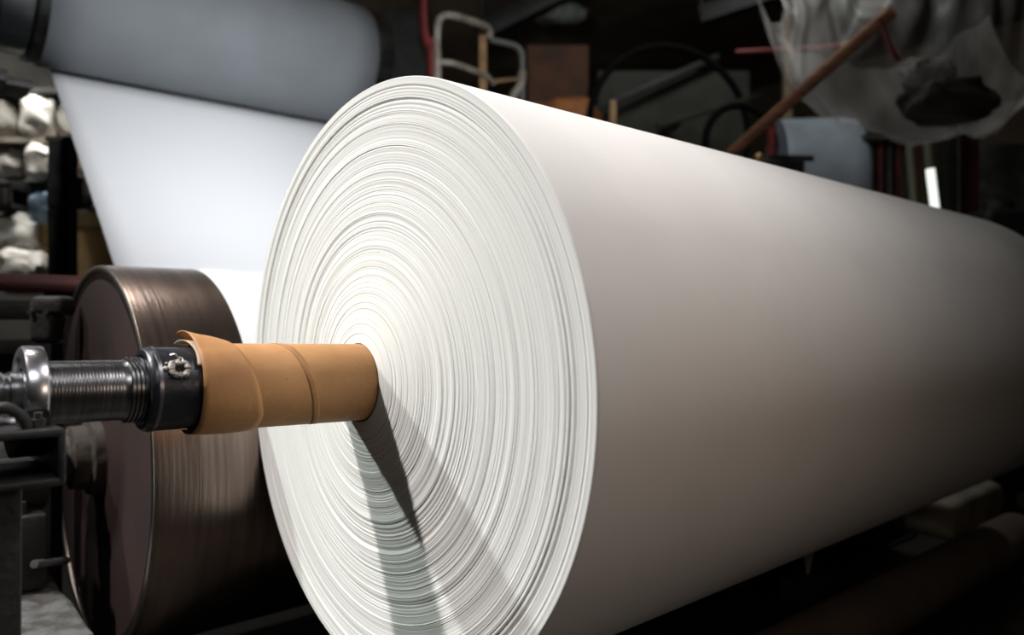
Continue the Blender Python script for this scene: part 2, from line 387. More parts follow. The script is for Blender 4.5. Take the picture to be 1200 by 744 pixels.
for y in (-.13, .10):
    b_ = BM(); tube(b_, [(.06, y, zt - .002), (.06, y, zt + .016)], .013, 6); tube(b_, [(.06, y, zt + .016), (.06, y, zt + .028)], .007, 10)
    link('bolt', b_, IRON, stand)

# ------------------------------------------------------------ winding drum
DV, DZ, DR = 1.493, .90, .735
drum = empty('winding_drum', T(0, DV, DZ), ROT)
tag(drum, 'big brown steel drum behind the shaft, white paper passing over it', 'machine drum')
link('shell', lathe(BM(), [(-.325, .60), (-.335, .70), (-.3395, .727), (-.337, DR - .001), (-.33, DR), (4.13, DR), (4.14, DR - .008), (4.14, .6)], 200), DRUM, drum)
link('rim', lathe(BM(), [(-.341, .711), (-.3435, .715), (-.3435, .727), (-.340, .7325), (-.334, .7325), (-.334, .711)], 200, close=True), DRUMRIM, drum)['label'] = 'bright worn steel rim'
link('end_plate', lathe(BM(), [(-.33, .11), (-.335, .11), (-.335, .30), (-.329, .31), (-.329, .40), (-.333, .41), (-.333, .71), (-.32, .71)], 160), DRUMFACE, drum)
bm = lathe(BM(), [(-.33, .06), (-.33, .15), (-.37, .145), (-.38, .12), (-.43, .118), (-.44, .09), (-.45, .085), (-.62, .08), (-.62, .02)], 64)
for v_ in bm.verts: v_.co += Vector((0, 0, 0)); v_.co += Vector(noise.noise_vector(v_.co * 30)) * .004
link('hub', bm, GREASE, drum)
# drum bearing pedestal
bs = empty('drum_pedestal', T(-.62, DV, 0), ROT); tag(bs, 'black bearing pedestal under the brown drum end, seen behind the bearing stand', 'machine stand')
bm = BM(); box(bm, (0, 0, .63), (.16, .5, .26), bev=.02); link('pedestal_body', bm, BLACK, bs)
bm = lathe(BM(), [(-.10, .05), (-.10, .17), (-.085, .18), (.085, .18), (.10, .17), (.10, .05)], 48)
for v_ in bm.verts: v_.co += Vector((0, 0, DZ))
link('bearing_housing', bm, IRON, bs)
for y in (-.2, .2): link('bolt', tube(BM(), [(0, y, .76), (0, y, .80)], .022, 6), IRON, bs)

# paper on the drum and the sheet above
TK = .0012
web = empty('paper_web', T(0, DV, DZ), ROT); tag(web, 'wide white sheet of paper slanting down from the grey cylinder to the drum', 'paper sheet')
an = math.atan2(RZ - DZ, -DV)                      # direction of the nip with the roll
DYR = .50
H0 = (4.22, 3.15)   # lower back of the dryer
dyc = (H0[0] - .29 * DYR, H0[1] + .957 * DYR)
dv, dz = dyc
# guide roll over the hidden part
gv, gz, gr = 2.38, 1.60, .075
# line from guide roll underside (tangent) up to the dryer's underside
def tangent(c1, r1, s1, c2, r2, s2):
    """common tangent of two circles, s=+1/-1 chooses the side of each"""
    c1 = Vector(c1); c2 = Vector(c2); d = c2 - c1; D = d.length; a0 = math.atan2(d.y, d.x)
    k = (s1 * r1 - s2 * r2) / D; phi = a0 + math.acos(k)
    n = Vector((math.cos(phi), math.sin(phi))); return c1 + n * s1 * r1, c2 + n * s2 * r2
pA, pB = tangent((gv, gz), gr + TK, -1, dyc, DYR + TK, -1)
pC, pD = tangent((DV, DZ), DR + TK, 1, (gv, gz), gr + TK, -1)
def rows_of(path, u0, u1, nu=24):
    A = []
    for i, p in enumerate(path):
        uu1 = u1[i] if hasattr(u1, '__len__') else u1
        A.append([(u0 + (uu1 - u0) * k / nu, p[0] - DV, p[1] - DZ) for k in range(nu + 1)])
    return np.array(A)
def arc(c, r_, p0, p1, n, way):
    a0 = math.atan2(p0[1] - c[1], p0[0] - c[0]); a1 = math.atan2(p1[1] - c[1], p1[0] - c[0])
    while way > 0 and a1 < a0: a1 += 2 * math.pi
    while way < 0 and a1 > a0: a1 -= 2 * math.pi
    return [Vector((c[0] + r_ * math.cos(a0 + (a1 - a0) * i / n), c[1] + r_ * math.sin(a0 + (a1 - a0) * i / n))) for i in range(n + 1)]
WT = 2.2
top = [pB + (pA - pB) * k / 8 for k in range(9)]
gridmesh('hanging_sheet', rows_of(top, 0, [WT + (LEN - WT) * k / 8 for k in range(9)]), WEB, parent=web, thick=.001)
wrapg = arc((gv, gz), gr + TK, pA, pD, 10, -1)
toD = [pD + (pC - pD) * k / 4 for k in range(1, 5)]
nipp = Vector((DV + DR * math.cos(an), DZ + DR * math.sin(an)))
wrapd = arc((DV, DZ), DR + TK, pC, nipp, 60, 1)
gridmesh('sheet_over_drum', rows_of(wrapg + toD + wrapd[1:], 0, LEN), WEB, parent=web, thick=.001)
go = T(-.02, gv, gz)
gl = link('guide_roll', lathe(BM(), [(-.02, .02), (.04, .03), (.045, gr), (3.9, gr), (3.91, .03), (4.05, .02)], 48), STEEL, None, T(0, gv, gz), ROT)
tag(gl, 'small steel guide roll pressing on the sheet behind the drum', 'roller')

# upper paper-covered cylinder
dry = empty('drying_cylinder', T(0, dv, dz), ROT)
tag(dry, 'large paper-covered cylinder greyed for shade, with shiny dark end at top left', 'machine cylinder')
link('cylinder_shell', lathe(BM(), [(-.18, .2), (-.18, DYR - .012), (-.165, DYR - .003), (2.34, DYR - .003), (2.35, DYR - .01), (2.35, .2)], 160), DRYER, dry)
prof = [(x_ - .06, r_) for x_, r_ in [(-.12, .06), (-.12, DYR - .05), (-.14, DYR - .05), (-.145, DYR - .035), (-.30, DYR - .035), (-.305, DYR - .05), (-.33, DYR - .05), (-.335, DYR - .03), (-.385, DYR - .03), (-.40, DYR - .05), (-.41, .12), (-.55, .10), (-.75, .09), (-.75, .03)]]
link('cylinder_head', lathe(BM(), prof, 128), mat('shiny_black_steel', (.10, .11, .115), .22, .9), dry)
PGREY = mat('shaded_paper_layer', (.60, .66, .72), .7, col2=(.56, .62, .68), scale=4)
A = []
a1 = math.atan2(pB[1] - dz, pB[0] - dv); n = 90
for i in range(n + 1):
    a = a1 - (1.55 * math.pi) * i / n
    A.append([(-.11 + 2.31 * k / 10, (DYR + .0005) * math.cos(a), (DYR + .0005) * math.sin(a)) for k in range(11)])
gridmesh('shade_grey_cover', np.array(A), PAPER_SHADE, parent=dry, thick=.001)  # paper layer round the cylinder, coloured dark to look shaded

# ------------------------------------------------------------ frames around the dryer, left
def beam(name, p0, p1, s, m, label, cat, bev=.006, group=None, extra=None):
    p0 = Vector(p0); p1 = Vector(p1); d = p1 - p0
    rot = d.to_track_quat('Z', 'Y').to_matrix()
    o = link(name, box(BM(), (0, 0, 0), (s[0], s[1], d.length), rot, bev), m, None, (p0 + p1) / 2)
    tag(o, label, cat, group); return o
def pipe(name, pts, rad, m, label, cat, seg=12, bend=True, flanges=0, group=None):
    pts = [Vector(p) for p in pts]; o0 = pts[0].copy()
    pp = [p - o0 for p in pts]
    bm = tube(BM(), smooth_path(pp, 5) if bend and len(pts) > 2 else pp, rad, seg)
    if flanges:
        for k in range(1, flanges + 1):
            c = pp[0].lerp(pp[-1], k / (flanges + 1)); d = (pp[-1] - pp[0]).normalized()
            tube(bm, [c - d * rad * .5, c + d * rad * .5], rad * 1.6, seg)
    o = link(name, bm, m, None, o0); tag(o, label, cat, group); return o
# bracket below dryer head: side frame beam with upright
fr = empty('dryer_side_frame', T(-.75, dv, 0), ROT); tag(fr, 'black machine side frame holding the cylinder at the left edge', 'machine frame')
bm = BM(); box(bm, (.12, -.05, 2.93), (.62, .5, .07), bev=.01); box(bm, (.5, -.02, 2.93), (.16, .34, .05), bev=.01); link('cross_beam', bm, BLACK, fr)
bm = BM(); box(bm, (-.3, 0, 1.45), (.18, .22, 2.9), bev=.01); link('upright', bm, BLACK, fr)
bm = BM(); box(bm, (0, 0, dz - .1), (.12, .3, .5), bev=.03); link('bearing_block', bm, BLACK, fr)

# black post in front of the store, with a cable box
Yp = 5.0
pt = at(74, 165, Yp)
post = empty('machine_post', (pt.x, pt.y, 0)); tag(post, 'black upright post in front of the cartons, left of the sheet', 'post')
wd = 26 / F * Yp
bm = BM(); box(bm, (0, 0, pt.z / 2), (wd * .92, .12, pt.z), bev=.008); link('upright', bm, BLACK, post, smooth=False)
bm = BM(); box(bm, (.02, -.01, at(74, 225, Yp).z), (wd * 1.1, .16, .22), bev=.02); link('switch_box', bm, BLACK, post)
bm = BM(); box(bm, (0, 0, pt.z), (wd * 1.1, .14, .03), bev=.006); link('cap_plate', bm, IRON, post)
for py, nm in ((197, 'upper'), (290, 'lower')): pass
# store racks: uprights and shelves behind, boxes and sacks on them
Ys = 7.0
def flat(px, py, Y): return at(px, py, Y)
def prism_box(name, x0, x1, y0, y1, Y, depth, m, label, cat, group=None, bev=.01, seam=None, lump=0, floor=False):
    a = at(x0, y1, Y); b = at(x1, y0, Y)
    if floor: a.z = 0
    root = empty(name, ((a.x + b.x) / 2, Y + depth / 2, a.z)); tag(root, label, cat, group)
    sx, sz = b.x - a.x, b.z - a.z
    bm = box(BM(), (0, 0, sz / 2), (sx, depth, sz), bev=min(bev, sx * .2, sz * .2), seg=3)
    if lump:
        bmesh.ops.subdivide_edges(bm, edges=bm.edges[:], cuts=3, use_grid_fill=True)
        for v_ in bm.verts: v_.co += Vector(noise.noise_vector(v_.co * 5 + Vector((x0, 0, 0)))) * lump
        for v_ in bm.verts: v_.co.z = max(v_.co.z, 0)
    link('body', bm, m, root, smooth=bool(lump))
    if seam:
        link('seam_tape', box(BM(), (0, 0, sz * seam), (sx * 1.004, depth * 1.01, .018)), TAPE, root, smooth=False)
    return root
def sack(name, x0, x1, y0, y1, Y, m, label, cat, group=None, seed=0):
    a = at(x0, y1, Y); b = at(x1, y0, Y); sx, sz = (b.x - a.x) / 2, (b.z - a.z) / 2
    bm = BM(); bmesh.ops.create_uvsphere(bm, u_segments=28, v_segments=18, radius=1)
    for v_ in bm.verts:
        c = v_.co; q = Vector([math.copysign(abs(k) ** .7, k) for k in c])
        q += Vector(noise.noise_vector(c * 1.6 + Vector((seed, 3, 1)))) * .28 + Vector(noise.noise_vector(c * 5 + Vector((seed, 3, 1)))) * .08
        v_.co = Vector((q.x * sx, q.y * max(sx, .16) * .8, max(q.z, -1) * sz + sz))
    o = link(name, bm, m, None, ((a.x + b.x) / 2, Y + max(sx, .16) * .8, a.z)); tag(o, label, cat, group); return o
# shelf rack
rack = empty('storage_rack', (at(30, 330, Ys).x, Ys + .35, 0)); tag(rack, 'dark metal storage rack holding sacks and cartons, far left', 'rack')
rx = rack.location.x
def loc(px, py): p = at(px, py, Ys); return p.x - rx, p.z
for py, hgt in ((104, .05), (162, .045), (213, .16), (330, .05)):
    z_ = at(0, py, Ys).z
    bm = box(BM(), ((loc(138, 0)[0] + loc(-90, 0)[0]) / 2, 0, z_ - hgt / 2), (loc(138, 0)[0] - loc(-90, 0)[0], .75, hgt), bev=.004)
    link('shelf', bm, IRON if py != 162 else RAIL, rack, smooth=False)
for px in (-88, 8, 136):
    link('upright', box(BM(), (loc(px, 0)[0], .3, at(0, 95, Ys).z / 2), (.07, .07, at(0, 95, Ys).z), bev=.004), IRON, rack, smooth=False)
sack('sack', 18, 58, 108, 161, Ys - .05, SACK, 'white sack high on the rack beside the upper frame', 'sack', seed=1)
sack('sack', -30, 14, 112, 161, Ys, mat('grey_sack', (.38, .36, .33), .8, col2=(.2, .19, .17), scale=7), 'grey sack high on the rack at the left edge', 'sack', seed=2)
sack('sack', 62, 100, 116, 161, Ys, mat('grey_sack', (0, 0, 0)), 'grey sack on the top shelf beside the sheet edge', 'sack', seed=3)
sack('sack', 22, 62, 166, 208, Ys - .1, SACK, 'white sack on the middle shelf above the blue one', 'sack', seed=4)
sack('sack', -26, 20, 168, 208, Ys, SACK, 'white sack on the middle shelf at the left edge', 'sack', seed=5)
sack('sack', 88, 112, 172, 208, Ys, mat('tan_sack', (.45, .33, .2), .8, col2=(.3, .22, .14), scale=7), 'tan sack on the middle shelf between post and sheet', 'sack', seed=6)
sack('sack', 29, 58, 220, 262, Ys - .1, BLUE, 'blue and white sack above the cartons left of the post', 'sack', seed=7)
sack('sack', -20, 30, 250, 300, Ys - .25, mat('grey_white_sack', (.6, .6, .57), .8, col2=(.35, .34, .32), scale=7), 'greyish sack lying under the dark shelf at the left edge', 'sack', seed=8)
prism_box('carton', 26, 84, 262, 329, Ys, .5, CARD, 'brown carton on the bottom shelf left of the post', 'carton', seam=.62)
prism_box('carton', 86, 140, 270, 329, Ys + .05, .5, CARD, 'brown carton right of the post, beneath the thin carton', 'carton', seam=None)
prism_box('carton', 84, 134, 248, 268, Ys + .05, .5, mat('pale_carton', (.55, .43, .22), .8, col2=(.47, .36, .18), scale=5), 'thin pale carton stacked right of the post', 'carton', seam=.1)
sack('sack', -16, 44, 290, 345, Ys - .45, SACK, 'bright white bag in front of the cartons, lowest at left edge', 'sack', seed=9)
sack('sack', 96, 124, 236, 249, Ys + .1, SACK, 'small white bag on top of the thin pale carton', 'sack', seed=10)
# crate grilles on the dark shelf
def grille(x0, x1, y0, y1, Y, label, n):
    a = at(x0, y1, Y); b = at(x1, y0, Y); root = empty('slatted_crate', ((a.x + b.x) / 2, Y, a.z)); tag(root, label, 'crate')
    sx, sz = b.x - a.x, b.z - a.z
    bm = BM(); box(bm, (0, 0, .02), (sx, .3, .04)); box(bm, (0, 0, sz - .02), (sx, .3, .04))
    link('frame', bm, IRON, root, smooth=False)
    for k in range(n): link('slat', box(BM(), (-sx / 2 + sx * (k + .5) / n, -.14, sz / 2), (sx / n * .45, .02, sz)), RAIL if k % 2 else GREYM, root, smooth=False)
    link('back_panel', box(BM(), (0, .1, sz / 2), (sx, .02, sz)), IRON, root, smooth=False)
grille(-14, 27, 218, 246, Ys - .1, 'dark slatted crate left of the blue sack', 7)
grille(88, 116, 212, 236, Ys, 'dark slatted crate between the post and the sheet', 6)

# pipes and brackets in front of the rack, left of the drum
p0 = T(-.95, 2.3, 1.585)
pipe('red_brown_pipe', [T(-1.6, 2.45, 1.60), T(-.18, 2.45, 1.60)], .042, REDD, 'dark maroon pipe running from the left edge to the drum', 'pipe', seg=24)
ff = empty('black_framework', T(-.7, 2.45, 0), ROT); tag(ff, 'dark frame with bracket beneath the maroon pipe behind the drum', 'machine frame')
link('frame_beam', box(BM(), (-.1, .0, 1.47), (1.1, .12, .09), bev=.01), BLACK, ff)
link('frame_beam', box(BM(), (-.1, .0, 1.30), (1.1, .10, .07), bev=.01), IRON, ff)
link('upright', box(BM(), (-.5, .0, .72), (.14, .12, 1.44), bev=.01), BLACK, ff)
link('upright', box(BM(), (.36, .0, .72), (.1, .12, 1.44), bev=.01), BLACK, ff)
link('back_plate', box(BM(), (-.1, .12, .65), (1.1, .02, 1.3)), BLACK, ff)
bm = BM(); a = at(55, 400, 3.15) ; 
br = empty('bearing_bracket', at(55, 402, 3.1)); tag(br, 'dusty rounded iron bracket left of the drum under the maroon pipe', 'bracket')
s_ = 3.1 / F
bm = BM(); box(bm, (0, 0, 26 * s_), (30 * s_, .10, 52 * s_), bev=.03, seg=4); box(bm, (8 * s_, 0, 44 * s_), (36 * s_, .11, 22 * s_), bev=.02, seg=3)
link('bracket_body', bm, IRON, br)
link('bracket_foot', box(BM(), (0, 0, -(br.location.z) / 2), (24 * s_, .08, br.location.z)), BLACK, br)
for k in (-1, 1): link('bolt', tube(BM(), [(k * 9 * s_, -.05, 36 * s_), (k * 9 * s_, -.065, 36 * s_)], .012, 6), IRON, br)
# concrete footing and rod at the drum's foot
fo = (-.42, 1.35, 0)
bm = BM(); box(bm, (0, 0, .245), (.40, 1.0, .49), bev=.03, seg=3)
bmesh.ops.subdivide_edges(bm, edges=bm.edges[:], cuts=5, use_grid_fill=True)
for v_ in bm.verts: v_.co += Vector(noise.noise_vector(v_.co * 9)) * .025
for v_ in bm.verts: v_.co.z = max(v_.co.z, 0)
tag(link('concrete_footing', bm, CONC, None, T(-.70, 1.27, 0), ROT), 'rough grey concrete footing at the bottom left', 'concrete block')
pipe('steel_rod', [at(40, 661, 2.55), at(78, 657, 2.75)], .014, GREYM, 'short steel rod poking out above the concrete footing', 'rod')

# ------------------------------------------------------------ right-hand background
FLR = lambda p: Vector((p.x, p.y, 0))
YB = 7.6
# red pole
pipe('red_pole', [FLR(at(510, 100, YB)), at(506, 90, YB), at(502, 55, YB), at(497, 28, YB), at(496, -40, YB), at(496, -260, YB)], .042, RED, 'thin red pole rising left of the pale handrail', 'pole')
# guard rail 1
Yg = 7.2
gp = at(513, 110, Yg); gr1 = empty('guard_rail', (gp.x, gp.y, 0)); tag(gr1, 'pale bent-tube guard rail beside the red pole', 'guard rail')
def lg(px, py, Y=Yg): return at(px, py, Y) - gr1.location
link('rail_tube', tube(BM(), smooth_path([Vector((lg(513, 110).x, 0, 0)), lg(513, 110), lg(512, 60), lg(513, 30), lg(518, 20), lg(530, 18), lg(550, 24, Yg + .2), lg(565, 29, Yg + .35), lg(573, 34, Yg + .45), lg(574, 44, Yg + .5)], 6), .034, RAIL and 12), RAIL, gr1)
link('mid_rail', tube(BM(), smooth_path([lg(513, 73), lg(530, 74), lg(550, 81, Yg + .2), lg(568, 88, Yg + .35), lg(578, 98, Yg + .5)], 5), .028, 12), RAIL, gr1)
p_ = lg(566, 42, Yg + .4)
link('tan_post', box(BM(), (p_.x, p_.y, p_.z / 2), (.075, .06, p_.z), bev=.006), TAN, gr1)['label'] = 'ochre painted post'
link('toe_plate', box(BM(), ((lg(513, 100).x + p_.x) / 2, .15, at(0, 128, Yg).z), (.6, .03, .14)), OLIVE, gr1)
# guard rail 2
Yh = 7.9
gp = at(612, 110, Yh); gr2 = empty('guard_rail', (gp.x, gp.y, 0)); tag(gr2, 'darker guard rail right behind the pale bent-tube one', 'guard rail')
def lg(px, py, Y=Yh): return at(px, py, Y) - gr2.location
link('rail_tube', tube(BM(), smooth_path([lg(575, 47), lg(590, 50), lg(604, 54), lg(611, 62), lg(612, 80), lg(612, 120), Vector((lg(612, 120).x, 0, 0))], 5), .03, 12), mat('dull_green_grey', (.14, .15, .13), .6), gr2)
link('rail_foot', tube(BM(), smooth_path([lg(612, 84), lg(610, 100), lg(603, 110), lg(598, 122)], 5), .045, 12), RAIL, gr2)
link('cross_tube', tube(BM(), [lg(575, 96), lg(612, 92)], .02, 10), TAN, gr2)
# steel cabinets and tarp
prism_box('rusty_cabinet', 617, 690, 52, 190, 8.6, .7, RUST, 'rust-brown steel cabinet behind the guard rails', 'cabinet', bev=.02, floor=True)
sack('orange_tarp_bundle', 622, 708, 106, 170, 7.75, ORANGE, 'orange-brown tarp bundle at the foot of the rusty cabinet', 'tarp', seed=12)
prism_box('dark_press', 445, 500, 10, 200, 8.8, .9, BLACK, 'black machine cabinet between grey cylinder and red pole', 'machine cabinet', bev=.02, floor=True)
prism_box('crate_stack', 630, 700, 171, 300, 7.75, .75, OLIVE, 'dark crate carrying the orange tarp bundle', 'crate', floor=True)
# hoops: large hose reel
def hoop(name, cx, cy, rx_, Y, tubr, m, label, a0=0, a1=360, sq=1.0):
    c = at(cx, cy, Y); Rr = rx_ / F * Y
    root = empty(name, c); tag(root, label, 'hoop')
    pts = [(Rr * math.cos(R_(a0 + (a1 - a0) * k / 60)), .25 * Rr * math.cos(R_(a0 + (a1 - a0) * k / 60)), Rr * sq * math.sin(R_(a0 + (a1 - a0) * k / 60))) for k in range(61)]
    link('hoop_tube', tube(BM(), pts, tubr, 12), m, root); return root, Rr
HOS = mat('black_hose', (.006, .006, .006), .95, spec=.05)
h, Rr = hoop('hose_loop', 786, 152, 98, 7.4, .036, HOS, 'large black hose arch behind the middle of the roll', 0, 360, 1.0)
link('axle', tube(BM(), [(0, -.1, 0), (0, .9, 0)], .09, 20), OLIVE, h)
h2, R2 = hoop('hose_loop', 868, 168, 44, 7.0, .035, HOS, 'smaller black hose arch left of the timber beam', 0, 360)
link('axle', tube(BM(), [(0, -.05, 0), (0, 1.3, 0)], .05, 14), OLIVE, h2)
prism_box('olive_machine', 700, 880, 82, 230, 8.3, 1.2, OLIVE, 'olive green machine cabinet behind the hose arches', 'machine cabinet', bev=.03, floor=True)
beam('diagonal_brace', at(690, 132, 8.12), at(842, 66, 8.18), (.06, .07), BLACK, 'thin dark brace slanting behind the large hose arch', 'brace')
beam('diagonal_brace', at(770, 148, 7.2), at(890, 112, 7.6), (.05, .05), OLIVE, 'olive brace slanting behind the small hose arch', 'brace')
a = at(718, 118, 7.0); beam('ochre_post', FLR(a), a, (.06, .06), TAN, 'short ochre post in front of the large hose arch', 'post')
# roof steel
beam('roof_beam', at(560, 40, 9.2), at(760, -60, 9.2), (.22, .22), BLACK, 'black roof beam slanting above the guard rails', 'beam')
beam('roof_beam', at(820, 20, 8.6), at(1000, -40, 8.2), (.2, .2), BLACK, 'black roof beam slanting left of the dust sheet', 'beam')
for o_ in [o for o in bpy.data.objects if o.name.startswith('roof_beam')]:
    for v_ in (o_.data.vertices[0].co, o_.data.vertices[len(o_.data.vertices) - 1].co):
        link('hanger', tube(BM(), [v_, Vector((v_.x, v_.y, 6.0 - o_.location.z))], .02, 8), BLACK, o_)
bm = BM(); a = at(655, 16, 9.5)
bmesh.ops.create_uvsphere(bm, u_segments=24, v_segments=14, radius=1)
for v_ in bm.verts: v_.co = Vector((v_.co.x * .36, v_.co.y * .2, v_.co.z * .12)) + Vector(noise.noise_vector(v_.co * 2)) * .05
lp = link('ceiling_lantern', bm, mat('dirty_white_enamel', (.16, .17, .16), .6, col2=(.08, .085, .08), scale=6), None, a); tag(lp, 'pale dusty lamp shade high above the rusty cabinet', 'lamp shade')
pipe('lantern_rod', [a + Vector((0, 0, .08)), Vector((a.x, a.y, 6.0))], .015, BLACK, 'thin rod holding the pale lamp shade', 'rod')
# timber beam, red pipes
YW = 6.2
bm_ = pipe('timber_pole', [at(856, 181, 6.4), at(1046, 12, 5.4)], .05, WOOD, 'brown timber pole leaning across the dust sheet', 'pole', seg=10)
pipe('red_rope', [at(1030, 22, 5.32), at(1045, 58, 5.35), at(1052, 70, 5.4)], .018, RED, 'red cord tied to the upper end of the timber pole', 'cord')
pipe('red_pipe', [at(862, 61, 7.3), at(960, 56, 7.2), at(1010, 50, 7.1)], .026, RED, 'thin level red pipe behind the timber pole', 'pipe', bend=False)
q_ = at(852, 192, 6.42); beam('support_post', FLR(q_), q_, (.12, .12), BLACK, 'black post under the lower end of the timber pole', 'post')
a = at(903, 142, 6.7); pipe('red_pipe', [FLR(at(904, 150, 6.7)), at(904, 150, 6.7), a], .04, RED, 'short upright red pipe under the timber pole', 'pipe', bend=False)
# knob
kb = empty('valve', at(889, 184, 5.85)); tag(kb, 'small brass valve knob just above the roll', 'valve')
bm = BM(); bmesh.ops.create_uvsphere(bm, u_segments=16, v_segments=10, radius=.032); link('knob', bm, YEL, kb)
link('stem', tube(BM(), [(0, 0, 0), (0, .1, -.02), (0, .12, -at(889, 184, 5.85).z)], .016, 10), OLIVE, kb)
# cream post left of the sheet
a = at(921, -30, 6.9); beam('cream_post', FLR(at(922, 60, 8.6)), at(922, -130, 8.6), (.09, .09), mat('cream_paint', (.30, .23, .15), .7, col2=(.22, .15, .1), scale=5), 'cream post at the left end of the dust sheet', 'post')
# plastic dust sheet sagging from the roof
def dust_sheet():
    topL, topR = at(916, -40, 6.6), at(1260, -60, 5.6)
    low = [(917, 20), (924, 62), (934, 92), (952, 118), (985, 140), (1020, 153), (1060, 161), (1100, 164), (1140, 162), (1172, 151), (1200, 130), (1235, 100)]
    n = len(low); nc = 88; nrw = 40; A = np.zeros((nrw, nc, 3))
    for j in range(nc):
        s = j / (nc - 1); f = s * (n - 1); i = min(int(f), n - 2); q = f - i
        px, py = low[i][0] * (1 - q) + low[i + 1][0] * q, low[i][1] * (1 - q) + low[i + 1][1] * q
        Y = 6.5 - .9 * s
        b = at(px, py, Y); t_ = topL.lerp(topR, s)
        for k in range(nrw):
            w_ = k / (nrw - 1)
            p = t_.lerp(b, w_)
            bul = math.sin(w_ * math.pi) * .35 * math.sin(s * math.pi) + .0
            fold = .05 * math.sin(s * 60 + 4 * w_) * (1 - w_) + .05 * math.sin(s * 23 + 7 * w_ * w_) + .05 * noise.noise(Vector((s * 9, w_ * 4, 2)))
            p = p + Vector((0, -bul + fold, .03 * math.sin(s * 31 + 5 * w_)))
            A[k, j] = p
    # roll the lower hem back and up into a pocket
    B = []
    for k in range(1, 10):
        B.append(A[-1] + np.array([0, .09 * k, .030 * k * k * .35]) + .02 * np.sin(np.arange(nc) * .7 + k)[:, None] * np.array([0, 0, 1]))
    A = np.concatenate([A, np.array(B)])
    nr2 = A.shape[0]
    D = np.zeros((nr2, nc))
    for k in range(nr2):
        for j in range(nc):
            s = j / (nc - 1); w_ = k / (nrw - 1)
            fan = math.atan2(s + .02, w_ + .25)
            f1 = .5 + .5 * noise.noise(Vector((fan * 16, 1.5, 0))) + .5 * noise.noise(Vector((fan * 40, 4.5, 0)))
            dn = .06 + .48 * max(0, f1) * math.exp(-(s / .33) ** 2) + .10 * max(0, noise.noise(Vector((s * 5, w_ * 6, 7))))
            fan2 = math.atan2(s - .86, w_ - .98)
            dn += .8 * math.exp(-((s - .84) / .09) ** 2 - ((w_ - .93) / .10) ** 2) * (.6 + .8 * abs(noise.noise(Vector((fan2 * 7, 9, 1)))))
            dn += .22 * math.exp(-((w_ - 1) / .05) ** 2)
            D[k, j] = min(dn, .8)
    o0 = A.mean((0, 1)); o0[2] = A[..., 2].max()
    o = gridmesh('dust_sheet', A - o0, PLASTIC, loc=tuple(o0))
    at_ = o.data.attributes.new('gather', 'FLOAT', 'POINT'); at_.data.foreach_set('value', D.reshape(-1).astype(np.float32))
    nt = PLASTIC.node_tree; an_ = nt.nodes.new('ShaderNodeAttribute'); an_.attribute_name = 'gather'
    nt.links.new(an_.outputs['Fac'], nt.nodes['Principled BSDF'].inputs['Alpha'])
    return o
ds = dust_sheet(); tag(ds, 'translucent plastic dust sheet sagging from the roof at top right', 'plastic sheet')
for k_ in range(5):
    t_ = at(916, -40, 6.6).lerp(at(1260, -60, 5.6), k_ / 4); l_ = t_ - ds.location
    link('cord', tube(BM(), [l_, Vector((l_.x, l_.y, 6.0 - ds.location.z))], .012, 8), BLACK, ds)
# black lump standing in for a shaded hollow in the sag
sack('dark_hollow', 1082, 1182, 84, 132, 5.45, HOLLOW_DARK, 'black lump for the shaded hollow in the sagging plastic sheet', 'shaded hollow', seed=14)
sack('crumpled_plastic', 1072, 1130, 64, 96, 5.5, mat('milky_plastic', (.22, .20, .19), .5, col2=(.09, .085, .08), scale=6, alpha=.6), 'crumpled milky plastic above the shaded hollow', 'plastic', seed=15)
# pale curved guard
def drumlet(name, x_l, x_r, y0, y1, Y, m, label, cat):
    c = at(x_l, (y0 + y1) / 2, Y); e = at(x_r, (y0 + y1) / 2 + 10, Y - .1)
    ry = (y1 - y0) / 2 / F * Y
    ln = (e - c).length
    root = empty(name, c, (0, 0, math.atan2(e.y - c.y, e.x - c.x))); tag(root, label, cat)
    link('curved_cover', lathe(BM(), [(0, ry * .6), (0, ry), (ln * .75, ry), (ln * .9, ry * .96), (ln * .97, ry * .86), (ln, ry * .6), (ln, .05)], 64), m, root)
    link('end_shaft', tube(BM(), [(-.1, 0, 0), (ln + .03, 0, 0)], .04, 16), IRON, root)
    link('support', box(BM(), (ln * .3, 0, -c.z / 2), (.1, .16, c.z)), BLACK, root)
drumlet('pale_roll', 908, 1003, 142, 290, 7.6, PALEDUCT, 'pale bluish roll with rounded end beyond the big white roll', 'roll')
bx = prism_box('black_gearbox', 880, 944, 186, 230, 6.1, .3, BLACK, 'black gearbox just above the roll beside the brass valve', 'gearbox', bev=.02, floor=True)
link('shaft_stub', tube(BM(), [(-.05, -.1, at(0, 183, 6.1).z), (.3, -.1, at(0, 184, 6.1).z)], .025, 12), BLACK, bx)
# slatted rack
a = at(1004, 240, 7.2); b = at(1066, 168, 7.2)
sr = empty('slatted_rack', ((a.x + b.x) / 2, a.y, 0)); tag(sr, 'dark slatted rack right of the pale rounded roll', 'rack')
hx = (b.x - a.x) / 2
link('top_board', box(BM(), (0, 0, b.z), (2 * hx + .1, .5, .05), bev=.004), IRON, sr)
for k in range(6): link('slat', box(BM(), (-hx + 2 * hx * (k + .5) / 6, -.2, b.z / 2), (.04, .03, b.z)), REDD if k % 2 else IRON, sr)
link('back_board', box(BM(), (0, .2, b.z / 2), (2 * hx, .03, b.z)), BLACK, sr)
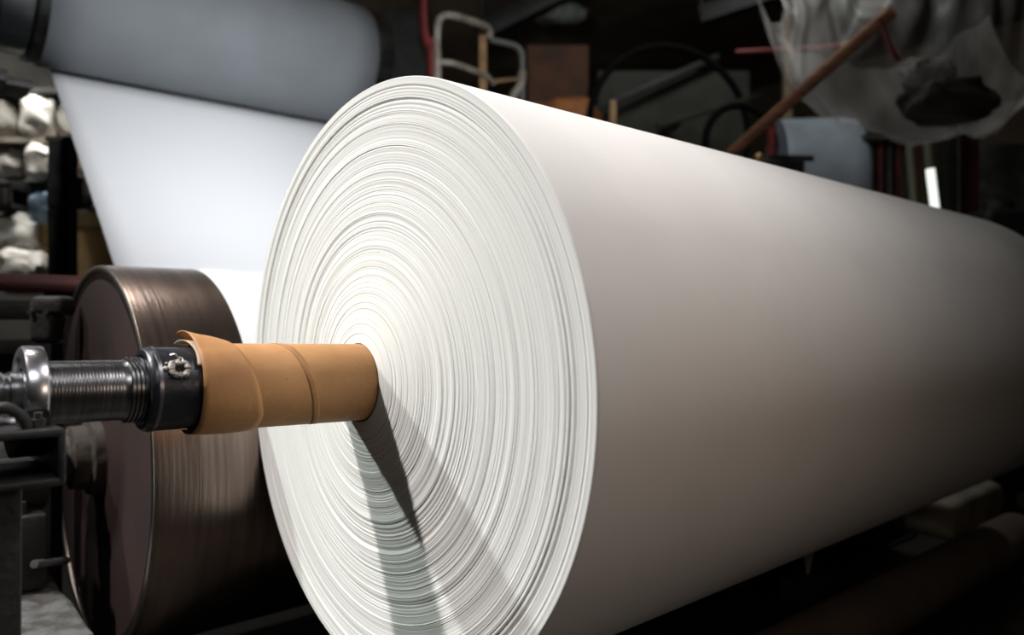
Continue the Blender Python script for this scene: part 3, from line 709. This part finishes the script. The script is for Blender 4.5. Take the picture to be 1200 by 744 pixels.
# leaning tubes and lamp
pipe('leaning_tube', [FLR(at(1092, 300, 6.8)), at(1066, 172, 6.8)], .035, mat('olive_tube', (.16, .16, .11), .5), 'olive tube leaning beside the slatted rack', 'pipe')
a = at(1098, 262, 6.4); b = at(1090, 198, 6.4); c = at(1087, 166, 6.4)
fl = empty('tube_lamp', b); tag(fl, 'lit white tube lamp standing upright beyond the roll', 'lamp')
link('lit_tube', tube(BM(), [a - b, Vector((0, 0, 0))], .034, 14), LAMP, fl)
link('lamp_holder', tube(BM(), [Vector((0, 0, 0)), c - b], .036, 14), mat('olive_tube', (0, 0, 0)), fl)
link('lamp_stem', tube(BM(), [a - b, Vector((a.x - b.x, a.y - b.y, -b.z))], .02, 10), IRON, fl)
for nm, px, wpx, Y, m, lb in (('dark_column', 1110, 14, 6.9, BLACK, 'black column right of the lit tube lamp'), ('maroon_column', 1136, 13, 7.1, REDD, 'maroon column in front of the grey panel')):
    p = at(px, 200, Y); beam(nm, FLR(p), Vector((p.x, p.y, 6.0)), (wpx / F * Y, .14), m, lb, 'column')
prism_box('grey_panel', 1114, 1290, 168, 420, 7.6, .08, GREYM, 'grey-green wall panel behind the maroon column', 'panel', floor=True)
mb = prism_box('black_motor', 1158, 1260, 243, 330, 6.3, .5, BLACK, 'black motor housing above the far end of the roll', 'motor', bev=.06, floor=True)
link('cooling_head', tube(BM(), [(-.12, .0, at(0, 243, 6.3).z - .02), (-.12, .0, at(0, 243, 6.3).z + .08)], .12, 20), BLACK, mb)

# ------------------------------------------------------------ low right foreground
p0, p1 = T(1.2, -.28, .128), T(4.28, -.335, .128)
d = (p1 - p0); ln = d.length
br_ = empty('brown_roll', p0, (0, 0, math.atan2(d.y, d.x))); tag(br_, 'thin brown wrapped roll lying on the floor at bottom right', 'roll')
link('wrapping', lathe(BM(), [(0, .05), (0, .122), (.004, .1265), (ln - .5, .1265), (ln - .498, .1285), (ln - .02, .1285), (ln - .004, .125), (ln, .118), (ln, .05)], 96), BROWNROLL, br_)
link('core_plug', lathe(BM(), [(ln - .02, .02), (ln - .02, .045), (ln + .10, .045), (ln + .12, .035), (ln + .12, .01)], 32), CHROME, br_)['label'] = 'bright metal plug in the far end'
def mbox(name, u, v, z, s, m, label, cat, bev=.01, rough=0):
    bm = box(BM(), (0, 0, s[2] / 2), s, bev=bev, seg=3)
    if rough:
        bmesh.ops.subdivide_edges(bm, edges=bm.edges[:], cuts=4, use_grid_fill=True)
        for v_ in bm.verts: v_.co += Vector(noise.noise_vector(v_.co * 6)) * rough
        for v_ in bm.verts: v_.co.z = max(v_.co.z, 0)
    return tag(link(name, bm, m, None, T(u, v, z), ROT, smooth=bool(rough)), label, cat)
mbox('stone_plinth', 4.95, .42, 0, (1.3, .8, .24), BLOCK, 'pale low plinth on the floor under the far end of the roll', 'plinth', .04, .02)
# bottom frame rail under the roll with levers
rail = empty('floor_rail', T(2.6, .35, 0), ROT); tag(rail, 'black floor rail under the big roll with lever brackets', 'machine rail')
link('rail_beam', box(BM(), (0, 0, .12), (3.2, .14, .20), bev=.01), BLACK, rail)
link('rail_foot', box(BM(), (0, 0, .01), (3.3, .26, .02), bev=.004), BLACK, rail)
for u_ in (.35, 1.2):
    b_ = BM(); box(b_, (u_, -.02, .29), (.12, .08, .16), bev=.02)
    lv = link('lever_bracket', b_, IRON, rail)
    b_ = BM(); bmesh.ops.create_uvsphere(b_, u_segments=20, v_segments=12, radius=.06, matrix=Matrix.Translation((u_ - .02, -.12, .27))); tube(b_, [(u_, -.04, .3), (u_ - .02, -.12, .27)], .022, 10)
    link('lever_knob', b_, GREASE, lv)
bm = BM(); tube(bm, [(0, 0, 0), (.01, 0, .13)], .03, 8, rr=[.006, .035]); 
tag(link('white_funnel', bm, mat('white_scrap', (.62, .62, .6), .6), None, T(2.62, .14, .13), ROT), 'small pale pointed scrap hanging under the roll', 'scrap')
link('scrap_tray', box(BM(), (0, 0, -.065), (.3, .16, .13), bev=.01), IRON, bpy.data.objects['white_funnel'])
up = at(1150, 560, 5.2); beam('support_post', FLR(at(1172, 600, 5.6)), Vector((at(1172, 600, 5.6).x, at(1172, 600, 5.6).y, .75)), (.16, .14), OLIVE, 'olive machine leg at the right edge under the roll', 'machine leg')

GROUPS = {'sack': 'sacks on the storage rack', 'carton': 'cartons on the storage rack', 'slatted_crate': 'slatted crates on the storage rack',
          'guard_rail': 'bent-tube guard rails', 'hose_loop': 'black hose arches', 'diagonal_brace': 'slanting braces behind the hoses',
          'roof_beam': 'black roof beams', 'red_pipe': 'red pipes under the dust sheet'}
for o_ in bpy.data.objects:
    g_ = GROUPS.get(o_.name.split('.')[0])
    if g_ and o_.parent is None: o_['group'] = g_
